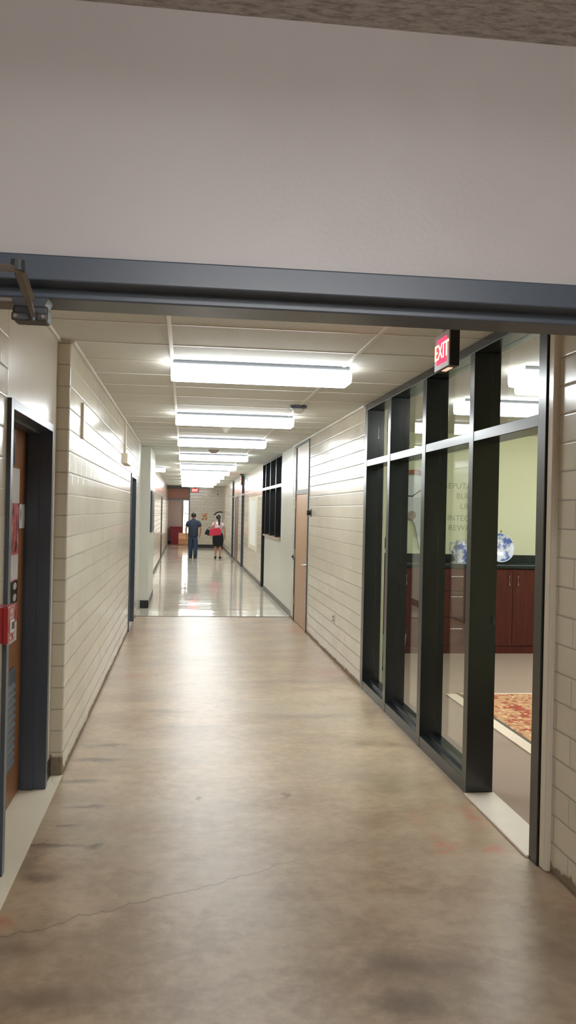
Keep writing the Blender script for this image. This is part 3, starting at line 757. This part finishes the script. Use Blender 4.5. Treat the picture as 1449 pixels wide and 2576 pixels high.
part('top_slab', 'dark_stone', t, 2.18, 5.40, 9.90, 10.49, 1.05, 1.09, bev=.004)
part('backsplash', 'dark_stone', t, 2.18, 5.40, 10.47, 10.495, 1.09, 1.19)

def china(name, sc):
    n = N(name); a = n.noise(n.obj(), sc, 4, .6); b = n.noise(n.obj(), sc*3, 2)
    return n.bsdf(n.mix(n.step(a, .44, .58), lin(226, 234, 244), lin(84, 112, 178)), .15)
M['china'] = china('blue_and_white_china', 9)
M['white_china'] = plain('white_china', (228, 234, 240), .15)
# plate leaning on a stand
t = thing('decorative_plate', 'blue and white china plate on stand, right of the mullion', 'plate', (3.95, 10.2, 1.09))
Rm = Matrix.Translation((3.95, 10.18, 1.295)) @ Matrix.Rotation(math.radians(-14), 4, 'X')
MB().lathe([(.005, .012), (.11, .014), (.175, -.012), (.185, -.014), (.185, -.008), (.11, .024), (.005, .026)], (0, 0, 0), 'y', 40).xf(Rm).build('plate_disc', M['china'], t, True)
MB().lathe([(.188, -.016), (.178, -.018), (.178, -.012), (.188, -.010), (.188, -.016)], (0, 0, 0), 'y', 40, False).xf(Rm).build('rim', M['white_china'], t, True)
s = MB()
for dx in (-.07, .07): s.tube([(3.95+dx, 10.06, 1.13), (3.95+dx, 10.065, 1.10), (3.95+dx, 10.30, 1.10), (3.95+dx*.4, 10.27, 1.44), (3.95+dx*.4+.02, 10.26, 1.51)], .006, 8)
s.build('stand', M['black'], t)
t = thing('china_jug', 'blue and white china jug on the worktop beside the wall lettering', 'jug', (3.40, 10.1, 1.09))
MB().lathe([(.075, 0), (.085, .012), (.06, .03), (.095, .09), (.105, .14), (.085, .20), (.055, .235), (.06, .27), (.068, .275), (.05, .25), (.01, .2)], (3.40, 10.05, 1.108), 'z', 28).build('jug_body', M['china'], t, True)
MB().tube([(3.34, 10.05, 1.35), (3.27, 10.05, 1.35), (3.26, 10.05, 1.27), (3.31, 10.05, 1.21)], .010, 8).build('handle', M['china'], t, True)
MB().lathe([(.09, 0), (.125, .012), (.125, .018), (.05, .008)], (3.40, 10.05, 1.0915), 'z', 28).build('saucer', M['white_china'], t, True)
t = thing('white_bottle', 'slim white bottle on the worktop beside the china jug', 'bottle', (3.16, 10.05, 1.09))
MB().lathe([(.04, 0), (.042, .01), (.042, .17), (.02, .21), (.018, .24)], (3.16, 10.05, 1.092), 'z', 20).build('bottle_body', M['white_china'], t, True)
MB().lathe([(.021, 0), (.021, .04), (.015, .045)], (3.16, 10.05, 1.33), 'z', 16).build('cap', M['paper'], t)
t = thing('potted_plant', 'spiky dark green plant in a pot on the worktop', 'plant', (2.40, 10.2, 1.09))
MB().lathe([(.05, 0), (.07, .10), (.075, .10), (.065, .09)], (2.42, 10.2, 1.092), 'z', 18).build('pot', M['black'], t)
M['leaf'] = plain('dark_leaf', (40, 66, 40), .5, var=.2)
lv = MB()
for k in range(16):
    a = 2*PI*k/16+.2; r = .20+.07*random.random(); z = .12+.20*random.random()
    lv.tube([(2.42, 10.2, 1.18), (2.42+math.cos(a)*r*.5, 10.2+math.sin(a)*r*.5, 1.24+z*.7), (2.42+math.cos(a)*r, 10.2+math.sin(a)*r, 1.24+z*.8)], [.008, .010, .001], 5)
lv.build('leaves', M['leaf'], t)
# wall hanging
t = thing('wall_hanging', 'pale cloth hanging from a curved wooden bar on the yellow wall', 'wall hanging', (2.9, 10.5, 1.3))
MB().tube([(2.72, 10.46, 2.17), (2.82, 10.46, 2.225), (2.92, 10.46, 2.235), (3.02, 10.46, 2.215), (3.12, 10.46, 2.15)], .028, 10).build('curved_bar', wood('hanger_wood', (150, 92, 66), (170, 108, 80)), t, True)
M['cloth'] = plain('pale_cloth', (208, 218, 220), .8, var=.05)
MB().prism([(2.74, 2.18), (3.10, 2.18), (3.08, 1.60), (3.03, 1.26), (2.99, 1.26), (2.93, 1.55), (2.86, 1.68), (2.74, 1.72)], 'y', 10.455, 10.475).build('cloth_panel', M['cloth'], t)
MB().tube([(2.76, 10.45, 1.93), (2.88, 10.45, 1.92), (2.95, 10.45, 1.97), (3.06, 10.45, 2.04)], .008, 6).build('dark_branch', M['black'], t)
MB().lathe([(.002, 0), (.05, -.004), (.055, -.012), (.002, -.014)], (2.88, 10.456, 1.68), 'y', 16).build('dark_blot', M['lobby'], t)
# lettering on the wall
M['letter'] = plain('grey_vinyl_letter', (156, 164, 130), .6)
t = thing('wall_lettering', 'five lines of grey vinyl lettering on the yellow office wall', 'lettering', (3.63, 10.5, 1.8))
for s_, z in (('REPUTATION', 2.065), ('BUILD', 1.935), ('LIFE', 1.805), ('INTEGRITY', 1.65), ('REWARDS', 1.525)):
    mt = Matrix(((1, 0, 0, 3.62), (0, 0, -1, 10.499), (0, 1, 0, z), (0, 0, 0, 1)))
    text_mesh(s_, .105, M['letter'], 'lettering_line', t, mt, .0008)
# rug
def rugm():
    n = N('persian_rug'); p = n.pos(); x, y, z = n.sep(p)
    a = n.noise(p, 7, 4, .7); b, c = n.vor(p, 16)
    col = n.mix(n.step(a, .42, .52), lin(160, 84, 66), lin(190, 150, 112))
    col = n.mix(n.step(b, .35, .2), col, lin(216, 186, 140))
    col = n.mix(n.ma('MULTIPLY', n.step(n.noise(p, 22, 2), .6, .68), .7), col, lin(96, 70, 60))
    return n.bsdf(col, .95, 0, n.bump(a, .3, .004), .1)
M['rug'] = rugm()
M['rug_edge'] = plain('cream_rug_edge', (222, 208, 186), .9)
t = thing('area_rug', 'red and gold patterned rug with cream border on office carpet', 'rug', (3.6, 6, .004))
part('rug_field', 'rug', t, 2.60, 4.6, 4.6, 7.62, .004, .016)
part('rug_line', 'gray_base', t, 2.575, 2.605, 4.55, 7.66, .004, .0165)
part('rug_border', 'rug_edge', t, 2.47, 2.575, 4.5, 7.64, .004, .015)
part('rug_border', 'rug_edge', t, 2.60, 4.6, 7.62, 7.66, .004, .015)
t = thing('waste_bin', 'grey bin with dark rim and base just inside the farthest office pane', 'bin', (2.30, 8.95, .004))
MB().lathe([(.13, .03), (.16, .40), (.15, .40), (.12, .04)], (2.27, 8.95, .004), 'z', 26).build('bin_body', plain('grey_bin_metal', (150, 152, 148), .4), t, True)
MB().lathe([(.165, .395), (.168, .43), (.15, .44), (.15, .40)], (2.27, 8.95, .004), 'z', 26).build('rim', M['black'], t)
MB().lathe([(.135, 0), (.135, .035), (.12, .035)], (2.27, 8.95, .004), 'z', 26).build('foot_ring', M['black'], t)

# ------------------------------------------------------------------ people
def skin(name, J, E, mat, parent, root, sub=2):
    names = list(J); me = bpy.data.meshes.new(name)
    me.from_pydata([Vector(J[k][:3]) for k in names], [(names.index(a), names.index(b)) for a, b in E], [])
    o = bpy.data.objects.new(name, me); COL.objects.link(o)
    md = o.modifiers.new('s', 'SKIN'); md.use_smooth_shade = True; md.branch_smoothing = .6
    if not me.skin_vertices:
        bpy.context.view_layer.objects.active = o
        with bpy.context.temp_override(object=o, active_object=o): bpy.ops.mesh.customdata_skin_add()
    for i, k in enumerate(names):
        r = J[k][3]; r2 = J[k][4] if len(J[k]) > 4 else r
        me.skin_vertices[0].data[i].radius = (r, r2); me.skin_vertices[0].data[i].use_root = (k == root)
    sb = o.modifiers.new('d', 'SUBSURF'); sb.levels = sub; sb.render_levels = sub
    dg = bpy.context.evaluated_depsgraph_get(); dg.update()
    nm = bpy.data.meshes.new_from_object(o.evaluated_get(dg)); bpy.data.objects.remove(o)
    nm.name = name
    return fin(nm, name, mat, parent, True)

def chain(E, *ks):
    for a, b in zip(ks, ks[1:]): E.append((a, b))

M['skin_m'] = plain('tan_skin', (176, 128, 104), .5, var=.04)
M['skin_f'] = plain('light_skin', (196, 146, 122), .5, var=.04)
M['hair'] = plain('black_hair', (26, 22, 22), .45, var=.2, scale=60)
M['navy'] = plain('navy_cotton', (44, 56, 74), .85, var=.1, scale=60)
M['denim'] = plain('blue_denim', (46, 66, 92), .85, var=.15, scale=60)
M['black_cloth'] = plain('black_cloth', (24, 28, 36), .8, var=.1)
M['shoe'] = plain('dark_leather', (32, 30, 30), .4)
n = N('floral_blouse'); a = n.noise(n.obj(), 26, 3, .6)
M['blouse'] = n.bsdf(n.mix(n.step(a, .5, .6), lin(228, 222, 218), lin(196, 150, 156)), .8)
M['red_bag'] = plain('red_canvas', (200, 44, 72), .6, var=.08)

def figure(name, label, cx, cy, s, fem, lift_l, arms):
    t = thing(name, label, 'person', (cx, cy, .003))
    P = lambda x, y, z, r, r2=None: (cx+x*s, cy+y*s, .003+z*s, r*s, (r2 if r2 else r)*s)
    J, E = {}, []
    sw = .155 if fem else .185
    J['pel'] = P(0, 0, .96, .13, .10); J['waist'] = P(0, 0, 1.10, .115, .085); J['chest'] = P(0, .0, 1.28, .14, .095)
    J['sh'] = P(0, -.005, 1.39, .10, .07); J['neck'] = P(0, .0, 1.49, .055); J['jaw'] = P(0, .03, 1.56, .07, .075); J['head'] = P(0, .02, 1.64, .078, .095); J['crown'] = P(0, .015, 1.70, .06, .07)
    chain(E, 'pel', 'waist', 'chest', 'sh', 'neck', 'jaw', 'head', 'crown')
    J['nose'] = P(0, .125, 1.61, .014); J['nose0'] = P(0, .10, 1.625, .02); chain(E, 'head', 'nose0', 'nose')
    for sd, q in ((-1, 'l'), (1, 'r')):
        J['ear'+q] = P(sd*.088, .01, 1.61, .016, .022); chain(E, 'head', 'ear'+q)
        sx, (ex, ey, ez), (wx, wy, wz) = sd*sw, arms[q][0], arms[q][1]
        J['sho'+q] = P(sx, -.005, 1.385, .054); J['elb'+q] = P(ex, ey, ez, .042); J['wri'+q] = P(wx, wy, wz, .029)
        d = (Vector((wx-ex, wy-ey, wz-ez))).normalized()
        pm = Vector((wx, wy, wz))+d*.055
        J['palm'+q] = P(*pm, .026, .034); chain(E, 'sh', 'sho'+q, 'elb'+q, 'wri'+q, 'palm'+q)
        for fi, (off, ln) in enumerate(((-.030, .070), (-.010, .082), (.010, .078), (.029, .060))):
            k = Vector((0, off, 0)); b0 = pm+d*.035+k; b1 = b0+d*ln*.55; b2 = b1+(d*.7+Vector((-sd*.7, 0, 0))).normalized()*ln*.5
            for j, (bb, rr) in enumerate(((b0, .0095), (b1, .009), (b2, .0075))): J['f%s%d%d' % (q, fi, j)] = P(*bb, rr)
            chain(E, 'palm'+q, *['f%s%d%d' % (q, fi, j) for j in range(3)])
        b0 = pm+Vector((-sd*.01, .035, .01)); b1 = b0+d*.03+Vector((-sd*.01, .022, 0)); b2 = b1+d*.032
        for j, (bb, rr) in enumerate(((b0, .012), (b1, .0105), (b2, .009))): J['t%s%d' % (q, j)] = P(*bb, rr)
        chain(E, 'palm'+q, 't%s0' % q, 't%s1' % q, 't%s2' % q)
        fwd = {'l': lift_l, 'r': -lift_l}[q]
        J['hip'+q] = P(sd*.085, .0, .90, .085); J['knee'+q] = P(sd*.085, fwd*.5+.02, .50, .055); J['calf'+q] = P(sd*.085, fwd*.75-.01, .34, .052)
        J['ank'+q] = P(sd*.085, fwd, .085, .028); J['heel'+q] = P(sd*.085, fwd, .045, .017); J['toe'+q] = P(sd*.095, fwd+.13, .03, .027)
        chain(E, 'pel', 'hip'+q, 'knee'+q, 'calf'+q, 'ank'+q, 'heel'+q, 'toe'+q)
    skin('body', J, E, M['skin_f' if fem else 'skin_m'], t, 'pel')
    # shoes
    for sd, q in ((-1, 'l'), (1, 'r')):
        fwd = {'l': lift_l, 'r': -lift_l}[q]
        S1 = {'a': P(sd*.085, fwd-.045, .062, .066), 'b': P(sd*.09, fwd+.06, .05, .054), 'c': P(sd*.095, fwd+.18, .04, .043)}
        if not fem: S1['d'] = P(sd*.085, fwd-.02, .12, .062)
        skin('shoe', S1, [('a', 'b'), ('b', 'c')]+([] if fem else [('a', 'd')]), M['shoe'], t, 'a')
    g = 1.16
    # shirt: lofted torso with sleeves
    k = MB()
    rings = ([(.845, .182, .135), (.86, .188, .14), (1.0, .184, .135), (1.10, .182, .13), (1.28, .20, .135), (1.37, .20, .12), (1.425, .165, .10), (1.465, .115, .084), (1.495, .074, .074), (1.53, .064, .068)] if not fem else
             [(.97, .165, .135), (1.08, .148, .125), (1.17, .155, .125), (1.28, .172, .135), (1.37, .168, .115), (1.425, .13, .095), (1.46, .085, .075), (1.48, .066, .07)])
    k.lathe([(1, 0)]*2+[(1, 0)]*(len(rings)-2), (0, 0, 0), 'z', 28, False)
    k.bm.verts.ensure_lookup_table()
    for i, (z, rx, ry) in enumerate(rings):
        for j in range(28):
            v = k.bm.verts[i*28+j]; v.co = Vector(P(v.co.x*rx, v.co.y*ry, z, 0)[:3])
    for sd, q in ((-1, 'l'), (1, 'r')):
        e = Vector(arms[q][0]); a0 = Vector((sd*(sw-.09), -.005, 1.38)); m0 = Vector((sd*sw*1.02, -.005, 1.385)); m = m0.lerp(e, .62 if not fem else .5)
        pts = [a0, a0.lerp(m0, .6), m0.lerp(m, .15), m0.lerp(m, .55), m]; rr = [.075, .086, .084, .076, .070]
        k.tube([Vector(P(*v, 0)[:3]) for v in pts], [r*s for r in rr], 16)
    k.build('shirt' if not fem else 'blouse', M['navy' if not fem else 'blouse'], t, True)
    if not fem:
        T, F = {}, []
        T['w'] = P(0, 0, 1.04, .165, .118); T['p'] = P(0, 0, .90, .185, .14); chain(F, 'w', 'p')
        for sd, q in ((-1, 'l'), (1, 'r')):
            fwd = {'l': lift_l, 'r': -lift_l}[q]
            T['h'+q] = P(sd*.09, 0, .80, .125); T['k'+q] = P(sd*.092, fwd*.5+.02, .50, .096); T['m'+q] = P(sd*.092, fwd*.8-.005, .28, .088); T['a'+q] = P(sd*.092, fwd, .12, .082); T['b'+q] = P(sd*.092, fwd, .05, .078)
            chain(F, 'p', 'h'+q, 'k'+q, 'm'+q, 'a'+q, 'b'+q)
        skin('trousers', T, F, M['denim'], t, 'p')
    else:
        prof = [(.135, 1.03), (.155, .98), (.18, .88), (.182, .75), (.172, .60), (.165, .50), (.158, .50), (.15, .62), (.13, .9)]
        k = MB().lathe([(r*s, z*s) for r, z in prof], (0, 0, 0), 'z', 28)
        k.xf(Matrix.Translation((cx, cy, .003)) @ Matrix.Diagonal((1.22, .95, 1, 1)))
        k.build('skirt', M['black_cloth'], t, True)
    # hair cap
    hb = bmesh.new(); bmesh.ops.create_uvsphere(hb, u_segments=24, v_segments=16, radius=1)
    for v in hb.verts:
        lowcut = -.55 if v.co.y < .1 else .25
        if v.co.z < lowcut: v.co.z = lowcut+(v.co.z-lowcut)*.12
        v.co = Vector(P(v.co.x*.094, v.co.y*.112+.012, v.co.z*.105+1.655, 0)[:3])
    mh = MB(); mh.bm.free(); mh.bm = hb
    h = mh.build('hair', M['hair'], t, True)
    if fem:
        skin('ponytail', {'a': P(.01, -.10, 1.68, .035), 'b': P(.02, -.14, 1.58, .042), 'c': P(.03, -.125, 1.45, .04), 'd': P(.03, -.12, 1.32, .022)}, [('a', 'b'), ('b', 'c'), ('c', 'd')], M['hair'], h, 'a')
    return t

figure('person', 'person in navy T-shirt and jeans walking away down the corridor', .335, 29.3, .90, False, .10,
       {'l': ((-.285, -.05, 1.13), (-.265, .03, .90)), 'r': ((.285, -.05, 1.13), (.255, .05, .90))})
figure('person', 'person with ponytail, pale blouse and black skirt carrying bags', 1.19, 29.3, .87, True, .08,
       {'l': ((-.25, -.07, 1.16), (-.27, .02, .98)), 'r': ((.25, -.03, 1.14), (.275, .04, .90))})
t = thing('tote_bag', 'red tote bag slung across the back of the woman', 'bag', (1.05, 29.08, .80))
MB().prism([(.89, .80), (1.28, .84), (1.275, 1.02), (1.20, 1.09), (1.06, 1.07), (.885, 1.02)], 'y', 28.93, 29.06).build('bag_body', M['red_bag'], t)
MB().tube([(.92, 29.0, 1.03), (1.02, 29.05, 1.18), (1.06, 29.2, 1.245), (1.10, 29.3, 1.262), (1.07, 29.4, 1.22)], .012, 8).build('strap', M['red_bag'], t)
t = thing('handbag', 'black bag hanging at the left elbow of the woman', 'bag', (.83, 29.1, .80))
MB().prism([(.72, .86), (.88, .80), (.885, 1.0), (.80, 1.02), (.75, .95)], 'y', 29.04, 29.2).build('bag_body', M['black_cloth'], t)
MB().tube([(.78, 29.12, 1.0), (.88, 29.2, 1.09), (.95, 29.24, 1.05)], .01, 8).build('strap', M['black_cloth'], t)

# ------------------------------------------------------------------ camera
f, cx, cy, hcam = 2118., 724.5, 1288., 1.69
vp, roll = (463., 1281.5), .0215
Yc = Vector(((vp[0]-cx)/f, (cy-vp[1])/f, 1)).normalized()
Zc = Vector((roll, 1, -(roll*Yc.x+Yc.y)/Yc.z)).normalized()
fl = lambda v: Vector((v.x, v.y, -v.z))
Xc = fl(fl(Yc).cross(fl(Zc)))
rt = Vector((Xc.x, Yc.x, Zc.x)); up = Vector((Xc.y, Yc.y, Zc.y)); fw = Vector((Xc.z, Yc.z, Zc.z))
cd = bpy.data.cameras.new('camera'); cam = bpy.data.objects.new('camera', cd); COL.objects.link(cam)
cd.sensor_fit = 'VERTICAL'; cd.sensor_height = 36; cd.sensor_width = 36; cd.lens = 36*f/2576; cd.clip_start = .05
cam.matrix_world = Matrix(((rt.x, up.x, -fw.x, 0), (rt.y, up.y, -fw.y, 0), (rt.z, up.z, -fw.z, hcam), (0, 0, 0, 1)))
S.camera = cam

w = bpy.data.worlds.new('world'); S.world = w; w.use_nodes = True
w.node_tree.nodes['Background'].inputs[0].default_value = (.02, .021, .022, 1)
S.view_settings.view_transform = 'Standard'; S.view_settings.look = 'None'; S.view_settings.gamma = 1; S.view_settings.exposure = 0
S.view_settings.use_curve_mapping = False
S.cycles.use_denoising = True
S.cycles.max_bounces = 10; S.cycles.diffuse_bounces = 6; S.cycles.glossy_bounces = 5; S.cycles.transparent_max_bounces = 16
S.cycles.sample_clamp_indirect = 8
